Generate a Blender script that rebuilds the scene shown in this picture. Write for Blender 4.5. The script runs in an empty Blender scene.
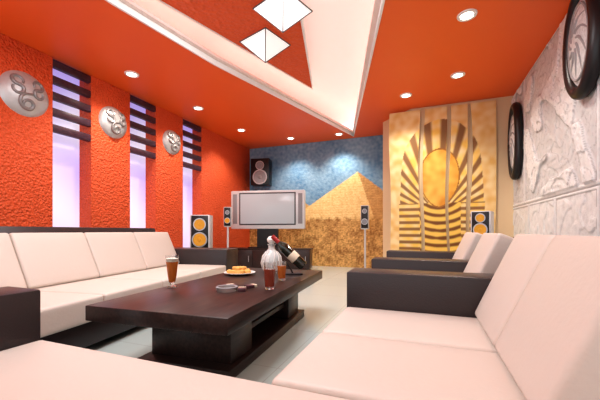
import bpy, bmesh, math, random
from mathutils import Vector, Matrix, noise
random.seed(4)
S=bpy.context.scene
S.view_settings.view_transform='Standard'
try: S.view_settings.look='Medium High Contrast'
except Exception: pass
COL=S.collection
# ---------------------------------------------------------------- materials
def mat(name,col,rough=.5,metal=0,bump=0,bscale=40,emit=0,ecol=None,trans=0,coat=0,var=0,attr=None,vor=False,spec=None):
    m=bpy.data.materials.new(name); m.use_nodes=True
    nt=m.node_tree; b=nt.nodes['Principled BSDF']
    c=(*col,1)
    b.inputs['Base Color'].default_value=c
    b.inputs['Roughness'].default_value=rough
    b.inputs['Metallic'].default_value=metal
    if spec is not None: b.inputs['Specular IOR Level'].default_value=spec
    if trans: b.inputs['Transmission Weight'].default_value=trans
    if coat: b.inputs['Coat Weight'].default_value=coat
    if emit:
        b.inputs['Emission Color'].default_value=(*(ecol or col),1)
        b.inputs['Emission Strength'].default_value=emit
    tc=nt.nodes.new('ShaderNodeTexCoord')
    if attr:
        a=nt.nodes.new('ShaderNodeVertexColor'); a.layer_name=attr
        nt.links.new(a.outputs['Color'],b.inputs['Base Color'])
    elif var:
        n=nt.nodes.new('ShaderNodeTexNoise'); n.inputs['Scale'].default_value=bscale*.3; n.inputs['Detail'].default_value=4
        nt.links.new(tc.outputs['Object'],n.inputs['Vector'])
        r=nt.nodes.new('ShaderNodeValToRGB')
        r.color_ramp.elements[0].position=.3; r.color_ramp.elements[1].position=.7
        r.color_ramp.elements[0].color=(*[x*(1-var) for x in col],1)
        r.color_ramp.elements[1].color=(*[min(1,x*(1+var)) for x in col],1)
        nt.links.new(n.outputs['Fac'],r.inputs['Fac']); nt.links.new(r.outputs['Color'],b.inputs['Base Color'])
    if bump:
        if vor:
            n=nt.nodes.new('ShaderNodeTexVoronoi'); o=n.outputs['Distance']
        else:
            n=nt.nodes.new('ShaderNodeTexNoise'); n.inputs['Detail'].default_value=3; o=n.outputs['Fac']
        n.inputs['Scale'].default_value=bscale
        nt.links.new(tc.outputs['Object'],n.inputs['Vector'])
        bp=nt.nodes.new('ShaderNodeBump'); bp.inputs['Strength'].default_value=bump; bp.inputs['Distance'].default_value=.02
        nt.links.new(o,bp.inputs['Height']); nt.links.new(bp.outputs['Normal'],b.inputs['Normal'])
    return m
RED=mat('red_plaster',(.76,.115,.030),.65,bump=.95,bscale=34,vor=True)
REDS=mat('red_ceiling_paint',(.88,.145,.026),.45)
WHITE=mat('white_paint',(.86,.84,.82),.5)
CREAM=mat('cream_wall_warm_glow',(.78,.60,.38),.5)  # warm glow on this wall is put into its base colour
PINK=mat('pinkish_ceiling_added_glow',(.86,.75,.70),.5,emit=.34,ecol=(1,.83,.77))  # emission added to brighten the recess ceiling, which is no lamp
DARK=mat('dark_brown_leather',(.035,.026,.027),.35,bump=.1,bscale=120)
CUSH=mat('cream_pink_leather',(.655,.585,.525),.5,bump=.06,bscale=60)
WOOD=mat('dark_wenge_wood',(.036,.019,.016),.34,var=.4,bscale=20)
def grain(m):
    nt=m.node_tree; n=[x for x in nt.nodes if x.type=='TEX_NOISE'][0]; tc=[x for x in nt.nodes if x.type=='TEX_COORD'][0]
    mp=nt.nodes.new('ShaderNodeMapping'); mp.inputs['Scale'].default_value=(9,.7,9)
    nt.links.new(tc.outputs['Object'],mp.inputs['Vector']); nt.links.new(mp.outputs['Vector'],n.inputs['Vector'])
grain(WOOD)
SLAT=mat('dark_slat_wood',(.065,.028,.045),.4,var=.3)
GLOW=mat('window_glow',(.42,.38,.55),.6,emit=.66,ecol=(.80,.62,1))
def glowgrad(m):
    nt=m.node_tree; b=nt.nodes['Principled BSDF']; tc=[x for x in nt.nodes if x.type=='TEX_COORD'][0]
    n=nt.nodes.new('ShaderNodeTexNoise'); n.inputs['Scale'].default_value=.9; n.inputs['Detail'].default_value=0
    nt.links.new(tc.outputs['Object'],n.inputs['Vector'])
    r=nt.nodes.new('ShaderNodeValToRGB'); r.color_ramp.elements[0].position=.35; r.color_ramp.elements[1].position=.65
    r.color_ramp.elements[0].color=(.50,.42,.95,1); r.color_ramp.elements[1].color=(.93,.88,1,1)
    nt.links.new(n.outputs['Fac'],r.inputs['Fac']); nt.links.new(r.outputs['Color'],b.inputs['Emission Color'])
glowgrad(GLOW)
BLACK=mat('black_plastic',(.012,.012,.014),.35)
SILV=mat('silver_metal',(.6,.6,.62),.3,metal=.8)
BRIGHT=mat('bright_silver_plastic',(.66,.67,.69),.35,metal=.2)
GREY=mat('grey_plastic',(.28,.28,.30),.4)
SCREEN=mat('tv_screen',(.40,.42,.44),.2,emit=.16,ecol=(.7,.74,.78))
BEZEL=mat('dark_bezel',(.06,.06,.065),.3)
YEL=mat('yellow_cone',(.75,.38,.03),.4)
CERAM=mat('white_ceramic',(.8,.78,.75),.3)
STONE=mat('satin_silver_plaque',(.56,.57,.57),.40,metal=.4,bump=.08,bscale=30,var=.05)
PALE=mat('pale_carved_stone',(.74,.75,.75),.55,bump=.6,bscale=40,var=.15)
MIDG=mat('mid_grey_carving',(.36,.36,.37),.5,bump=.5,bscale=50)
DSTONE=mat('dark_groove',(.30,.29,.29),.42,metal=.4)
BEER=mat('beer',(.42,.12,.02),.15)
COLA=mat('cola',(.22,.04,.02),.15)
GLASS=mat('clear_glass',(.95,.95,.95),.03,trans=1)
ICE=mat('frosted_glass',(.82,.84,.84),.15,trans=.35)
SMOKE=mat('smoky_glass',(.5,.46,.44),.08,trans=.6)
FOAM=mat('beer_foam',(.85,.8,.7),.8)
BOT=mat('dark_green_glass',(.012,.015,.008),.08,coat=.5)
LABEL=mat('label_paper',(.75,.65,.5),.6)
REDF=mat('red_foil',(.35,.02,.02),.3)
PACK=mat('dark_pack_card',(.10,.04,.05),.4)
SNACK=mat('snack',(.75,.42,.12),.7,bump=.4,bscale=80)
LAMP=mat('lamp_diffuser',(.85,.85,.85),.5,emit=.38,ecol=(1,.97,.93))
LENS=mat('downlight_lens',(1,.95,.85),.5,emit=9,ecol=(1,.9,.75))
LED=mat('led_strip_glow',(1,.9,.85),.5,emit=5.5,ecol=(1,.86,.79))
FLOOR=mat('polished_tile',(.6,.6,.56),.12)
nt=FLOOR.node_tree; bk=nt.nodes.new('ShaderNodeTexBrick'); tc=nt.nodes.new('ShaderNodeTexCoord')
bk.offset=0; bk.inputs['Scale'].default_value=1; bk.inputs['Brick Width'].default_value=.8; bk.inputs['Row Height'].default_value=.8
bk.inputs['Mortar Size'].default_value=.003
bk.inputs['Color1'].default_value=(.55,.63,.60,1); bk.inputs['Color2'].default_value=(.53,.61,.58,1); bk.inputs['Mortar'].default_value=(.42,.45,.43,1)
nt.links.new(tc.outputs['Object'],bk.inputs['Vector']); nt.links.new(bk.outputs['Color'],nt.nodes['Principled BSDF'].inputs['Base Color'])
# ---------------------------------------------------------------- helpers
def finish(bm,name,m,parent=None,loc=(0,0,0),rot=(0,0,0),smooth=False):
    me=bpy.data.meshes.new(name); bmesh.ops.recalc_face_normals(bm,faces=bm.faces[:])
    bm.to_mesh(me); bm.free()
    ms=m if isinstance(m,(list,tuple)) else [m]
    for x in ms: me.materials.append(x)
    if smooth:
        for p in me.polygons: p.use_smooth=True
        try: me.set_sharp_from_angle(angle=math.radians(40))
        except Exception: pass
    o=bpy.data.objects.new(name,me); COL.objects.link(o)
    o.location=loc; o.rotation_euler=rot
    if parent: o.parent=parent
    return o
def thing(name,label,cat,loc,rz=0,group=None):
    e=bpy.data.objects.new(name,None); COL.objects.link(e); e.empty_display_size=.1
    e.location=loc; e.rotation_euler=(0,0,rz); e['label']=label; e['category']=cat
    if group: e['group']=group
    return e
def tag(o,label,cat,group=None):
    o['label']=label; o['category']=cat
    if group: o['group']=group
    return o
def struct(o): o['kind']='structure'; return o
def box(name,c,s,m,parent=None,bev=0,seg=2,rot=(0,0,0),smooth=False):
    bm=bmesh.new(); bmesh.ops.create_cube(bm,size=1)
    bmesh.ops.scale(bm,vec=s,verts=bm.verts[:])
    if bev: bmesh.ops.bevel(bm,geom=bm.edges[:],offset=bev,segments=seg,profile=.5,affect='EDGES')
    return finish(bm,name,m,parent,c,rot,smooth or bev>0)
def cushion(name,c,s,m,parent,bulge=.02,rot=(0,0,0),r=.022):
    bm=bmesh.new(); bmesh.ops.create_cube(bm,size=1)
    bmesh.ops.scale(bm,vec=s,verts=bm.verts[:])
    bmesh.ops.bevel(bm,geom=bm.edges[:],offset=r,segments=4,profile=.5,affect='EDGES')
    bmesh.ops.subdivide_edges(bm,edges=[e for e in bm.edges if e.calc_length()>max(.12,r*2)],cuts=6,use_grid_fill=True)
    hx,hy,hz=[v/2 for v in s]
    ax=min(range(3),key=lambda i:s[i])
    for v in bm.verts:
        q=[v.co[0]/hx,v.co[1]/hy,v.co[2]/hz]
        oth=[i for i in range(3) if i!=ax]
        f=(1-min(1,abs(q[oth[0]]))**3)*(1-min(1,abs(q[oth[1]]))**3)
        v.co[ax]+=bulge*f*q[ax]
    return finish(bm,name,m,parent,c,rot,True)
def lathe(name,prof,m,parent=None,loc=(0,0,0),rot=(0,0,0),n=28,smooth=True):
    bm=bmesh.new(); rings=[]
    for r,z in prof:
        if r<1e-5: rings.append([bm.verts.new((0,0,z))])
        else: rings.append([bm.verts.new((r*math.cos(2*math.pi*i/n),r*math.sin(2*math.pi*i/n),z)) for i in range(n)])
    for k in range(len(rings)-1):
        a,b=rings[k],rings[k+1]
        for i in range(n):
            j=(i+1)%n
            if len(a)==1 and len(b)==1: continue
            if len(a)==1: bm.faces.new((a[0],b[i],b[j]))
            elif len(b)==1: bm.faces.new((a[i],a[j],b[0]))
            else: bm.faces.new((a[i],a[j],b[j],b[i]))
    return finish(bm,name,m,parent,loc,rot,smooth)
def tube(name,pts,r,m,parent=None,loc=(0,0,0),rot=(0,0,0),n=10,closed=False):
    bm=bmesh.new(); pts=[Vector(p) for p in pts]; N=len(pts); rings=[]
    for k,p in enumerate(pts):
        if closed: t=pts[(k+1)%N]-pts[k-1]
        else: t=pts[min(k+1,N-1)]-pts[max(k-1,0)]
        t.normalize(); up=Vector((1,0,0)) if abs(t.x)<.9 else Vector((0,0,1))
        a=t.cross(up).normalized(); b=t.cross(a).normalized()
        rr=r[k] if isinstance(r,(list,tuple)) else r
        rings.append([bm.verts.new(p+a*rr*math.cos(2*math.pi*i/n)+b*rr*math.sin(2*math.pi*i/n)) for i in range(n)])
    for k in range(N if closed else N-1):
        A=rings[k];B=rings[(k+1)%N]
        for i in range(n): bm.faces.new((A[i],A[(i+1)%n],B[(i+1)%n],B[i]))
    if not closed: bm.faces.new(rings[0]); bm.faces.new(rings[-1])
    return finish(bm,name,m,parent,loc,rot,True)
def prism(name,poly,z0,z1,m,parent=None,hole=None,loc=(0,0,0)):
    bm=bmesh.new(); es=[]
    for P in ([poly]+([hole] if hole else [])):
        vs=[bm.verts.new((x,y,z0)) for x,y in P]
        for i in range(len(vs)): es.append(bm.edges.new((vs[i],vs[(i+1)%len(vs)])))
    bmesh.ops.triangle_fill(bm,use_beauty=True,edges=es,use_dissolve=False)
    r=bmesh.ops.extrude_face_region(bm,geom=bm.faces[:])
    bmesh.ops.translate(bm,vec=(0,0,z1-z0),verts=[v for v in r['geom'] if isinstance(v,bmesh.types.BMVert)])
    return finish(bm,name,m,parent,loc)
def colorgrid(name,x0,x1,z0,z1,step,place,colf,m,dispf=None,parent=None,loc=(0,0,0)):
    nx=max(2,int((x1-x0)/step)); nz=max(2,int((z1-z0)/step))
    vs=[];cs=[]
    for j in range(nz+1):
        for i in range(nx+1):
            s=x0+(x1-x0)*i/nx; z=z0+(z1-z0)*j/nz
            d=dispf(s,z) if dispf else 0
            vs.append(place(s,z,d)); cs.append((*colf(s,z,d),1))
    fs=[(j*(nx+1)+i,j*(nx+1)+i+1,(j+1)*(nx+1)+i+1,(j+1)*(nx+1)+i) for j in range(nz) for i in range(nx)]
    me=bpy.data.meshes.new(name); me.from_pydata(vs,[],fs); me.materials.append(m)
    ca=me.color_attributes.new('Col','FLOAT_COLOR','POINT')
    for k,c in enumerate(cs): ca.data[k].color=c
    for p in me.polygons: p.use_smooth=True
    o=bpy.data.objects.new(name,me); COL.objects.link(o); o.location=loc
    if parent: o.parent=parent
    return o
def lin(r,g,b): return tuple((x/255)**2.2 for x in (r,g,b))
def mix(a,b,t): t=max(0,min(1,t)); return tuple(a[i]*(1-t)+b[i]*t for i in range(3))
def sst(a,b,x): t=max(0,min(1,(x-a)/(b-a))); return t*t*(3-2*t)
H=3.2; XL=-4.58; XR=1.41; YB=7.85
# ---------------------------------------------------------------- shell
struct(box('floor',(-1.7,3.5,-.05),(6.8,9.2,.1),FLOOR))
struct(box('wall_left',(-4.97,3.5,1.6),(.2,9.2,3.2),RED))
for i,(a,b) in enumerate([(-1.1,2.75),(3.27,3.94),(4.49,5.19),(5.77,YB)]):
    struct(box('trim_%d'%(i+1),(-4.725,(a+b)/2,H/2),(.29,b-a,H),RED,bev=.006))
for i,(a,b) in enumerate([(2.75,3.27),(3.94,4.49),(5.19,5.77)]):
    w=thing('window_%d'%(i+1),'glowing lavender recessed window between red pillars','window',(-4.84,(a+b)/2,0)); w['kind']='structure'
    box('pane',(0,0,1.6),(.02,b-a-.004,3.19),GLOW,w)
    g=thing('slat_screen','dark wooden horizontal slats across top of glowing recess','slats',(-4.62,(a+b)/2,0),group='slat screens over window recesses')
    for k in range(5):
        box('slat',(.0,0,3.13-k*.215),(.07,b-a+.03,.10),SLAT,g,bev=.006)
# back wall with painted desert mural
def pyr(x,z,px,pz,hl,hr,base,w):
    if z<base or z>pz: return False
    q=(pz-z)/(pz-base); return px-hl*q<=x+w<=px+hr*q
def bcol(x,z,d):
    n=noise.fractal(Vector((x*1.5,z*1.5,2)),1,2,4)
    n4=noise.noise(Vector((x*14,z*14,8)))
    c=mix(lin(92,138,176),lin(146,182,206),.5+n*.5+n4*.6)
    n2=noise.noise(Vector((x*9,z*9,0)));n3=noise.noise(Vector((x*24,z*30,5)))
    n6=noise.noise(Vector((x*3,z*4,4)))
    sand=mix(lin(150,104,52),lin(236,190,120),.5+n3*.8+n2*.5+n6*.5)
    dune=mix(lin(176,128,72),lin(214,170,108),.5+n2*.6+n*.5+n3*.5)
    w=.008*n3
    if pyr(x,z,-1.54,2.36,1.9,1.5,1.15,w):
        rid=-1.54+.45*(2.36-z)/1.3
        rw=.16*math.sin(z*100+n2)
        if x<rid+w: c=mix(lin(226,182,112),lin(252,222,160),.6+n2*.4+n3*.6+rw)
        else: c=mix(lin(176,130,76),lin(214,168,106),.55+n2*.4+n3*.6+rw)
        c=mix(c,sand,(1-sst(1.15,1.28,z+.05*n2)))
        return c
    if pyr(x,z,-3.0,1.70,.9,.8,1.1,w): c=mix(lin(200,156,100),lin(232,190,130),.5+n2*.5)
    hz=1.30+.07*noise.noise(Vector((x*1.3,0,0)))
    c=mix(c,dune,1-sst(hz-.03,hz+.10,z+.04*n3))
    c=mix(c,sand,1-sst(.95,1.22,z+.12*n2))
    return c
MB=mat('desert_mural_paint',(.5,.5,.5),.6,bump=.8,bscale=26,attr='Col')
struct(colorgrid('wall_back',-4.9,-.8,0,H,.018,lambda s,z,d:(s,YB-d,z),bcol,MB))
struct(prism('wall_corner',[(-.83,7.95),(-.83,6.94),(-.26,6.38),(1.45,6.38),(1.45,6.5),(-.2,6.5),(-.73,7.0),(-.73,7.95)],0,H,CREAM))
# right wall: shallow carved relief; broad figure panels over blocks
def fields(y,z):
    v=Vector((y*1.35,z*1.35,7)); w=Vector((noise.noise(v),noise.noise(v+Vector((5,0,0))),0))*.5
    b=noise.noise(v*1.6+w*1.5)
    b2=noise.noise(v*4.2+w*2.5+Vector((3,9,0)))
    g=noise.noise(v*9+w*6)
    return b,b2,g
def frame(y,z):
    if z<1.30: ph,pw,off=.65,1.0,.5*(math.floor(z/.65)%2); vv=z/.65%1
    else: ph,pw,off=1.9,2.2,.9; vv=(z-1.30)/1.9
    u=((y+off)/pw)%1
    return min(u,1-u)*pw,min(vv,abs(1-vv))*ph
def rd(y,z):
    b,b2,g=fields(y,z); e,f=frame(y,z); m=min(e,f)
    if m<.045: return .004+.016*sst(.004,.016,m)*(1-sst(.032,.045,m))
    if z<1.30: return .010+.008*sst(-.01,.05,b2)+.003*g
    return .006+.022*sst(-.05,.05,b)+.012*sst(-.03,.05,b2)*(.4+.6*sst(-.05,.05,b))+.005*sst(-.06,.06,g)
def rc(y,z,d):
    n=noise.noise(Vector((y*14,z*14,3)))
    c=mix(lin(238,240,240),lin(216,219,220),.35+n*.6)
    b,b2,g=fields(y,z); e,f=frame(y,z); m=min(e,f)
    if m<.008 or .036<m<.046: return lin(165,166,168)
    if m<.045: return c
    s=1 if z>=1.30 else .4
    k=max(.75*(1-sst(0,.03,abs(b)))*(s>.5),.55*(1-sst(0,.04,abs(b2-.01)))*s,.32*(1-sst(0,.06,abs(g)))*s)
    c=mix(c,lin(112,113,116),k)  # shade of the carving painted in: darker outlines and low parts
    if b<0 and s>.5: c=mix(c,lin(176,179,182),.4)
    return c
MR=mat('carved_plaster',(.8,.8,.8),.6,bump=.3,bscale=60,attr='Col')
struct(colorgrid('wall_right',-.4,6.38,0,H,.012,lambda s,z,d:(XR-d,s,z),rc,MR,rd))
# ceiling
cof=[(-1.61,7.72),(-2.72,3.67),(-2.95,2.33),(-3.2,.2),(.45,.2),(-.37,3.27)]
struct(prism('ceiling',[(-5.07,-1.1),(1.45,-1.1),(1.45,8.0),(-5.07,8.0)],H,H+.12,REDS,hole=cof))
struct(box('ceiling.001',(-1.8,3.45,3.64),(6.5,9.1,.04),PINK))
def offset(poly,d):
    out=[]
    n=len(poly); A=sum(poly[i][0]*poly[(i+1)%n][1]-poly[(i+1)%n][0]*poly[i][1] for i in range(n)); s=1 if A>0 else -1
    for i in range(n):
        p=Vector(poly[i]);a=(p-Vector(poly[i-1])).normalized();b=(Vector(poly[(i+1)%n])-p).normalized()
        na=Vector((a.y,-a.x))*s;nb=Vector((b.y,-b.x))*s
        m_=(na+nb); m_/=max(.35,m_.dot(na)) ; q=p+m_*d; out.append((q.x,q.y))
    return out
STEP=mat('pink_step',(.82,.66,.60),.5)
struct(prism('trim_5',offset(cof,.0),H-.012,H+.13,WHITE,hole=offset(cof,-.025)))
struct(prism('trim_6',offset(cof,-.025),H+.06,H+.1,STEP,hole=offset(cof,-.085)))
inner=[(-1.84,5.29),(-2.67,2.67),(-3.0,1.0),(-.71,1.0),(-1.29,3.21)]
INR=mat('rough_red_panel',(.74,.115,.03),.7,bump=1.0,bscale=20,vor=True)
struct(prism('ceiling.002',inner,H+.2,H+.27,INR))
struct(prism('trim_7',offset(inner,.03),H+.19,H+.28,WHITE,hole=inner))
for i in range(len(cof)):
    p=offset(cof,.14); a=Vector(p[i]);b=Vector(p[(i+1)%len(p)]); c=(a+b)/2; L=(b-a).length-.15
    tag(box('led_strip',(c.x,c.y,H+.135),(L,.03,.02),LED,rot=(0,0,math.atan2(b.y-a.y,b.x-a.x))),'glowing pinkish light strip on coffer ledge','light strip','cove light strips')
# ---------------------------------------------------------------- kite lamps
RIDGE=mat('lamp_ridge',(.08,.06,.06),.4)
for (x,y,s,r) in [(-1.96,3.76,.235,math.radians(-17)),(-1.48,3.26,.235,math.radians(-20))]:
    t=thing('ceiling_lamp','white pointed pyramid ceiling lamp with thin dark ridges','lamp',(x,y,H+.2),r,'pyramid ceiling lamps')
    bm=bmesh.new(); vs=[bm.verts.new(p) for p in [(-s,-s,-.03),(s,-s,-.03),(s,s,-.03),(-s,s,-.03)]]; ap=bm.verts.new((0,0,-.28))
    bm.faces.new(vs)
    for i in range(4): bm.faces.new((vs[i],vs[(i+1)%4],ap))
    finish(bm,'lamp_shade',LAMP,t)
    pts=[(-s,-s,-.03),(s,-s,-.03),(s,s,-.03),(-s,s,-.03)]
    for i in range(4):
        tube('frame_bar',[pts[i],(0,0,-.282)],.006,RIDGE,t,n=6); tube('frame_rim',[pts[i],pts[(i+1)%4]],.007,RIDGE,t,n=6)
    box('mounting_plate',(0,0,-.015),(s*1.2,s*1.2,.03),WHITE,t)
for (x,y,en,sp) in [(.416,3.82,60,125),(.45,5.24,65,125),(-4.0,3.47,80,125),(-3.95,4.88,80,125),(-3.9,6.3,80,125),(-3.1,7.3,100,115),(-1.9,7.4,100,115),(-.3,5.7,80,125)]:
    t=thing('downlight','round recessed ceiling spotlight with white ring','spotlight',(x,y,H),0,'recessed ceiling downlights')
    lathe('ring',[(.062,-.001),(.066,-.012),(.095,-.012),(.1,0),(.062,-.0)],WHITE,t)
    lathe('lens',[(0,-.006),(.062,-.006),(.062,-.002)],LENS,t)
    l=bpy.data.lights.new('downlight_bulb','SPOT'); l.energy=en; l.spot_size=math.radians(sp); l.spot_blend=.7; l.color=(1,.92,.82); l.shadow_soft_size=.06
    lo=bpy.data.objects.new('downlight_bulb',l); COL.objects.link(lo); lo.parent=t; lo.location=(0,0,-.03)
# ---------------------------------------------------------------- plaques on pillars
def arc(cx,cz,r,a0,a1,n=12): return [(0,cx+r*math.cos(math.radians(a0+(a1-a0)*i/n)),cz+r*math.sin(math.radians(a0+(a1-a0)*i/n))) for i in range(n+1)]
for (y,z,r) in [(2.43,2.58,.27),(3.63,2.61,.245),(4.88,2.62,.235)]:
    t=thing('wall_ornament','round silver domed plaque with embossed curls on red pillar','ornament',(-4.58,y,z),0,'round wall plaques')
    prof=[(0,.095),(r*.25,.092),(r*.5,.080),(r*.7,.061),(r*.85,.040),(r*.95,.02),(r,0),(0,0)]
    lathe('disc',prof,STONE,t,rot=(0,math.radians(90),0),n=40)
    def dome(d):
        for (a,b) in zip(prof[:-2],prof[1:-1]):
            if a[0]<=d<=b[0]+1e-6: return a[1]+(b[1]-a[1])*(d-a[0])/(b[0]-a[0])
        return .01
    for k,(cy,cz,fl) in enumerate([(-.40,.26,1),(.40,.26,-1),(0,-.38,1)]):
        q=.115*r/.3
        if k<2: raw=arc(0,q*.5,q*.5,-30,270)+arc(0,-q*.5,q*.5,90,-210)[1:]
        else: raw=[(0,q*.75,q*1.1)]+arc(0,0,q*.85,75,270,12)[1:]+arc(0,-q*.35,q*.5,-90,200,12)
        pts=[(dome(math.hypot(fl*p[1]+cy*r,p[2]+cz*r))+.002,fl*p[1]+cy*r,p[2]+cz*r) for p in raw]
        N=len(pts)
        tube('curl',pts,[.013+.010*math.sin(math.pi*(i+.5)/N) for i in range(N)],DSTONE,t,n=8)
for (y,z,hy,hz) in [(6.0,2.33,.22,.56),(3.66,2.63,.27,.46)]:
    t=thing('wall_medallion','large oval medallion with black rim and pale carved centre on wall','medallion',(XR-.04,y,z),0,'black rimmed medallions')
    pts=[(-.03,hy*math.cos(2*math.pi*i/48),hz*math.sin(2*math.pi*i/48)) for i in range(48)]
    tube('rim',pts,.06,BLACK,t,closed=True)
    f=lathe('face',[(0,.10),(.5,.085),(.85,.05),(1,0),(0,0)],PALE,t,rot=(0,math.radians(-90),0),n=40); f.scale=(hz*.98,hy*.98,1)
    tube('inner_ring',[(-.062,.74*hy*math.cos(2*math.pi*i/40),.74*hz*math.sin(2*math.pi*i/40)) for i in range(40)],.012,MIDG,t,closed=True,n=8)
    for k in range(10):
        a=k*math.pi*.2+.3
        p=[(-.094+.04*u*u,hy*(.18+.52*u)*math.cos(a+u*.9),hz*(.18+.52*u)*math.sin(a+u*.9)) for u in [i/8 for i in range(9)]]
        tube('swirl',p,[.014*(1-.6*abs(i/8-.4)) for i in range(9)],MIDG,t,n=6)
# ---------------------------------------------------------------- golden panels: plain golden oval with dark and gold stripes
def pcol(x,z,d):
    g1,g2,gd=lin(242,198,96),lin(208,140,44),lin(120,76,32)
    cr=lin(240,214,160)
    X=(x-.25); Z=z-1.86
    n=noise.noise(Vector((x*8,z*8,2))); nn=noise.noise(Vector((x*2.5,z*2.5,6)))
    c=mix(cr,lin(226,180,104),.5+n)
    hw=.62+.08*max(0,min(1,(.6-Z)))
    if Z>-.45:
        if (Z>.2 and (X/.64)**2+((Z-.2)/.86)**2<1) or (Z<=.2 and abs(X)<hw):
            ph=math.atan2(Z+.7,X)*36
            c=mix(lin(140,102,62),mix(g1,lin(240,218,168),.35+n),.60+math.sin(ph)*1.1)
    elif abs(X)<.72:
        if abs(X)>.36: c=mix(lin(140,102,60),mix(g1,lin(238,212,160),.3+n),.6+math.sin(z*52)*1.1)
        else:
            rr=math.hypot(X,Z+.1); c=mix(g1,gd,.35+1.0*math.sin(rr*46)+.4*n)
    fw=.33*(1-.22*max(0,-Z/.6)**2)
    fe=(X/fw)**2+(Z/.54)**2
    if fe<1.0:
        c=mix(g1,g2,.25+fe*.6+.6*n+.7*nn)
        if fe>.90: c=mix(gd,g2,.3)
    return c
MP=mat('painted_panel',(.6,.4,.1),.4,bump=.15,bscale=40,attr='Col')
PEDGE=mat('panel_edge',(.7,.6,.4),.5)
for i,(a,b) in enumerate([(-.62,-.09),(-.02,.36),(.41,.69),(.75,1.13)]):
    t=thing('mural_panel','tall wavy-edged wall panel painted in gold and dark stripes','wall panel',((a+b)/2,6.335,0),0,'golden striped panels')
    cx=(a+b)/2; TH=3.14
    wv=lambda s,z: (s-cx)*(1+.05*math.sin(z*2.6+i*1.7))+.018*math.sin(z*2.0+i*1.1)
    bm=bmesh.new(); rows=[]
    for k in range(31):
        z=TH*k/30
        rows.append([bm.verts.new((wv(a,z),yy,z)) for yy in (-.02,.02)]+[bm.verts.new((wv(b,z),yy,z)) for yy in (.02,-.02)])
    for k in range(30):
        A,B=rows[k],rows[k+1]
        for q in range(4): bm.faces.new((A[q],A[(q+1)%4],B[(q+1)%4],B[q]))
    bm.faces.new(rows[0]); bm.faces.new(rows[-1])
    finish(bm,'board',PEDGE,t)
    colorgrid('painting',a+.002,b-.002,.004,TH-.004,.011,lambda s,z,d:(wv(s,z),-.022,z),pcol,MP,parent=t)
# ---------------------------------------------------------------- sofas
def sofa(label,loc,rz,n,pitch,arm_near,arm_far,aw1=.24,bh=.0):
    """length along local +Y, front edge at x=0 facing -X"""
    t=thing('sofa',label,'sofa',loc,rz)
    aw=.24; y=0
    if arm_near:
        box('arm',(.57,aw1/2,.35),(1.14,aw1,.58),DARK,t,bev=.012); y=aw1
    L=n*pitch
    box('base_frame',(.58,y+L/2,.15),(1.1,L,.18),DARK,t,bev=.01)
    box('backrest_frame',(1.09,y+L/2,.555+bh/2),(.11,L,.68+bh),DARK,t,bev=.012,rot=(0,math.radians(17),0))
    for k in range(n):
        c=y+pitch*(k+.5)
        cushion('seat_cushion',(.39,c,.33),(.78,pitch-.006,.18),CUSH,t,.006)
        cushion('back_cushion',(.885,c,.635),(.14,pitch-.006,.5),CUSH,t,.01,rot=(0,math.radians(24),0))
    y+=L
    if arm_far: box('arm',(.57,y+aw/2,.35),(1.14,aw,.58),DARK,t,bev=.012)
    tot=y+(aw if arm_far else 0)
    for fx in (.1,1.0):
        for fy in (.1,tot-.1): lathe('foot',[(0,0),(.025,0),(.03,.062),(0,.062)],SILV,t,loc=(fx,fy,0),n=14)
    return t
sofa('cream leather sofa with dark frame facing coffee table',(-.47,.925,0),0,2,.548,False,True,bh=-.04)
sofa('cream leather sofa with dark arms behind the long sofa',(-.47,2.42,0),0,1,.62,False,True,bh=-.04)
sofa('cream leather sofa with dark arms near the golden mural',(-.47,3.45,0),0,1,.85,False,True,bh=-.04)
sofa('long cream leather sofa with dark frame beside glowing red wall',(-2.66,4.21,0),math.radians(189),4,.705,True,True,.40,bh=.05)
sofa('long cream leather sofa with dark arm at end of coffee table',(-1.84,.915,0),math.radians(-90),1,2.22,True,False,bh=-.06)
# ---------------------------------------------------------------- coffee table
T=thing('coffee_table','low dark wood coffee table with thick top','table',(-1.47,2.36,0),math.radians(4))
box('table_top',(0,0,.415),(.95,2.06,.09),WOOD,T,bev=.005)
box('plinth',(0,0,.035),(.68,1.56,.07),WOOD,T,bev=.005)
for y in (-.54,.54): box('pedestal',(0,y,.22),(.60,.30,.30),WOOD,T,bev=.005)
box('shelf',(0,0,.20),(.52,.78,.04),WOOD,T,bev=.004)
ZT=.4605
def tumbler(label,x,y,h,r,liq,foam,footed=False):
    t=thing('drinking_glass',label,'glass',(x,y,ZT))
    if footed:
        lathe('glass_foot',[(0,0),(r*.85,0),(r*.85,h*.02),(r*.3,h*.06),(r*.3,h*.12),(r*.5,h*.16),(0,h*.16)],GLASS,t)
        lathe('drink',[(0,h*.16),(r*.5,h*.17),(r*.68,h*.35),(r*.82,h*.6),(r*.95,h*.8),(0,h*.8)],liq,t)
        lathe('glass_wall',[(r*.95,h*.8),(r*1.08,h),(r*1.04,h),(r*.91,h*.8)],GLASS,t)
        lathe('foam',[(0,h*.802),(r*.95,h*.802),(r*1.0,h*.90),(0,h*.92)],FOAM,t); return
    lathe('glass_foot',[(0,0),(r*.74,0),(r*.74,h*.1),(0,h*.1)],GLASS,t)
    lathe('glass_wall',[(r*.90,h*.75),(r,h),(r*.96,h),(r*.86,h*.75)],GLASS,t)
    lathe('drink',[(0,h*.1),(r*.76,h*.1),(r*.9,h*.55),(r*.95,h*.75),(0,h*.75)],liq,t)
    if foam: lathe('foam',[(0,h*.752),(r*.95,h*.752),(r*.97,h*.88),(0,h*.90)],FOAM,t)
tumbler('tall flared footed glass of amber beer on coffee table',-1.845,1.97,.25,.048,BEER,True,True)
tumbler('tall glass of reddish dark drink on coffee table',-1.10,2.18,.20,.046,COLA,False)
tumbler('glass of amber drink near wine bottle',-1.20,2.62,.17,.042,BEER,False)
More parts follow.
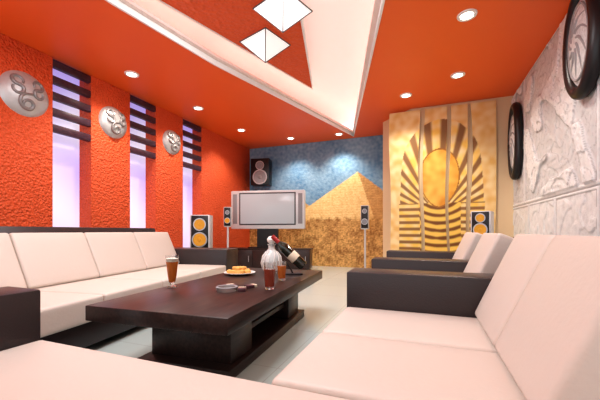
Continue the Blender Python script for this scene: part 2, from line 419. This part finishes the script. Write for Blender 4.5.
lathe_pl=lathe('plate',[(0,0),(.09,0),(.155,.02),(.16,.024),(.155,.026),(.09,.008),(0,.008)],CERAM,None,(-1.75,2.80,ZT))
tag(lathe_pl,'white round plate holding fried snacks','plate')
for k in range(14):
    a=k*2.4; r=.02+.007*k
    o=cushion('snack',(-1.75+r*math.cos(a),2.80+r*math.sin(a),ZT+.030+(.03 if k<5 else .0)),(.06,.042,.034),SNACK,None,.004,rot=(0,0,a*1.7),r=.01)
    tag(o,'golden fried snack piece on white plate','snack','fried snacks on plate')
AT=thing('ashtray','low smoky glass ashtray on coffee table','ashtray',(-1.36,2.0,ZT))
lathe('bowl',[(0,0),(.075,0),(.08,.03),(.064,.03),(.058,.012),(0,.012)],SMOKE,AT)
lathe('rim',[(.062,.03),(.072,.034),(.081,.03),(.072,.027),(.062,.03)],GREY,AT)
for (x,y,r) in [(-1.25,2.03,.5),(-1.27,2.17,-.4),(-1.40,2.13,.9)]:
    t=thing('cigarette_pack','small flat dark cigarette pack lying on coffee table','cigarette pack',(x,y,ZT),r,'packs on table')
    box('pack_body',(0,0,.011),(.056,.062,.022),PACK,t,bev=.002)
    box('pack_lid',(0,.044,.011),(.057,.025,.0225),LABEL,t,bev=.002)
D=thing('decanter','bulky pale faceted glass decanter on coffee table','decanter',(-1.53,3.08,ZT)); 
lathe('decanter_body',[(0,0),(.075,0),(.095,.03),(.112,.10),(.10,.17),(.06,.22),(.036,.25),(.034,.28),(.048,.30),(.04,.30),(.026,.28),(0,.27)],ICE,D)
for k in range(12):
    a=k*math.pi/6
    tube('facet_rib',[(.094*math.cos(a),.094*math.sin(a),.03),(.113*math.cos(a+.1),.113*math.sin(a+.1),.10),(.101*math.cos(a+.25),.101*math.sin(a+.25),.17),(.061*math.cos(a+.4),.061*math.sin(a+.4),.22)],.005,CERAM,D,n=5)
lathe('stopper',[(0,.275),(.025,.29),(.025,.305),(.046,.325),(.05,.35),(.03,.38),(0,.388)],CERAM,D)
Bx,By=-1.25,3.0
hd=thing('bottle_holder','curved metal wine bottle holder','bottle holder',(Bx,By,ZT),math.radians(21))
box('holder_base',(0,0,.006),(.2,.1,.012),BLACK,hd,bev=.003)
tube('holder_arm',[(.0,0,.01),(-.02,0,.05),(-.05,0,.09),(-.07,0,.125)],.008,BLACK,hd)
bt=thing('wine_bottle','dark wine bottle with pale label tilted in holder','bottle',(Bx+.10,By+.04,ZT+.08),0)
bt.rotation_euler=(0,math.radians(-46),math.radians(21)); bt.scale=(1.4,1.4,1.4)
lathe('bottle_body',[(0,.005),(.03,0),(.038,.008),(.039,.19),(.034,.215),(.016,.245),(.014,.31),(0,.31)],BOT,bt)
lathe('label_band',[(.0395,.075),(.0398,.076),(.0398,.13),(.0395,.131)],LABEL,bt)
lathe('neck_foil',[(.0165,.25),(.0165,.315),(0,.318)],REDF,bt)
# ---------------------------------------------------------------- speakers
def speaker(label,x,y,z0,w,h,d,rz,cones,stand,body=BLACK,name='speaker'):
    t=thing(name,label,'speaker',(x,y,0 if stand else z0),rz)
    zb=z0 if stand else 0
    box('cabinet',(0,0,zb+h/2),(w,d,h),body,t,bev=.008)
    if body is not BLACK: box('front_baffle',(0,-d/2-.004,zb+h/2),(w*.86,.01,h*.95),BLACK,t,bev=.002)
    off=.010 if body is not BLACK else .001
    for (f,r,m_) in cones:
        c=(0,-d/2-off,zb+h*f); R=(math.radians(90),0,0)
        lathe('driver_ring',[(r*.98,0),(r*1.0,.012),(r*1.14,.012),(r*1.18,0),(r*.98,0)],SILV,t,loc=c,rot=R,n=28)
        lathe('driver_cone',[(0,.012),(r*.25,.012),(r*.32,.003),(r*.85,.010),(r*.97,.008),(r,.001),(0,.001)],m_,t,loc=c,rot=R,n=28)
    if stand:
        sm=BRIGHT
        lathe('stand_pole',[(0,.02),(.022,.02),(.022,z0),(0,z0)],sm,t,n=16)
        lathe('stand_base',[(0,0),(.17,0),(.17,.015),(.03,.03),(0,.03)],sm,t,n=28)
        box('stand_plate',(0,0,z0-.006),(w*.8,d*.8,.012),sm,t)
    return t
speaker('silver floor speaker with yellow cones on stand',-3.95,4.98,.56,.36,.64,.3,math.radians(25),[(.72,.1,YEL),(.28,.12,YEL)],True,BRIGHT)
speaker('slim silver satellite speaker on thin stand',-4.02,5.95,1.0,.16,.42,.14,math.radians(25),[(.72,.04,GREY),(.3,.055,YEL)],True,BRIGHT)
speaker('slim silver satellite speaker on tall stand before mural',-1.25,7.2,.95,.17,.52,.15,math.radians(2),[(.75,.045,GREY),(.3,.06,GREY)],True,BRIGHT)
speaker('silver bookshelf speaker with yellow cones near golden panels',.82,5.6,.80,.27,.40,.25,math.radians(-20),[(.74,.06,YEL),(.3,.085,YEL)],True,BRIGHT)
ws=speaker('black two-way speaker mounted high on blue wall',-4.1,7.64,2.12,.5,.70,.3,math.radians(12),[(.74,.1,GREY),(.3,.17,GREY)],False,name='wall_speaker')
box('bracket',(0,.17,.35),(.1,.1,.2),SILV,ws)
tv=thing('television','large silver framed television on dark cabinet','television',(-3.45,6.75,.5),math.radians(12))
box('frame',(0,0,.90),(1.78,.14,.90),BRIGHT,tv,bev=.02)
box('screen_bezel',(0,-.072,.92),(1.36,.012,.76),BEZEL,tv,bev=.003)
box('screen',(0,-.080,.92),(1.30,.008,.70),SCREEN,tv,bev=.002)
box('speaker_grille',(-.785,-.072,.92),(.10,.012,.70),GREY,tv,bev=.003)
box('speaker_grille',(.785,-.072,.92),(.10,.012,.70),GREY,tv,bev=.003)
box('neck',(0,.0,.24),(.5,.1,.44),BLACK,tv); box('stand_foot',(0,0,.012),(.9,.3,.024),BLACK,tv,bev=.004)
cb=thing('media_cabinet','low dark wooden media cabinet under television','cabinet',(-3.42,6.75,0),math.radians(12))
box('cabinet_body',(0,0,.26),(2.0,.45,.44),WOOD,cb,bev=.006)
box('cabinet_top',(0,0,.488),(2.04,.48,.022),WOOD,cb,bev=.004)
box('cabinet_base',(0,0,.02),(1.9,.4,.04),BLACK,cb)
for k in range(3):
    d=box('door',(-.66+.66*k,-.232,.26),(.64,.018,.4),WOOD,cb,bev=.003)
    box('handle',(.24,-.016,0),(.012,.012,.14),SILV,d)
# ---------------------------------------------------------------- lights
def area(name,loc,rot,size,en,col,sy=None):
    l=bpy.data.lights.new(name,'AREA'); l.energy=en; l.color=col; l.size=size
    if sy: l.shape='RECTANGLE'; l.size_y=sy
    o=bpy.data.objects.new(name,l); COL.objects.link(o); o.location=loc; o.rotation_euler=rot; return o
area('coffer_light',(-1.6,2.2,3.36),(0,0,0),1.4,92,(.98,.98,1),2.0)
w=bpy.data.worlds.new('world'); S.world=w; w.use_nodes=True
bg=w.node_tree.nodes['Background']; bg.inputs[0].default_value=(.96,.98,1,1); bg.inputs[1].default_value=1.42
# ---------------------------------------------------------------- camera
cam=bpy.data.cameras.new('camera'); co=bpy.data.objects.new('camera',cam); COL.objects.link(co); S.camera=co
co.location=(0,0,.9); co.rotation_euler=(math.radians(90),0,math.radians(21.34))
cam.sensor_width=36; cam.lens=19.2; cam.shift_y=31/600; cam.clip_start=.03
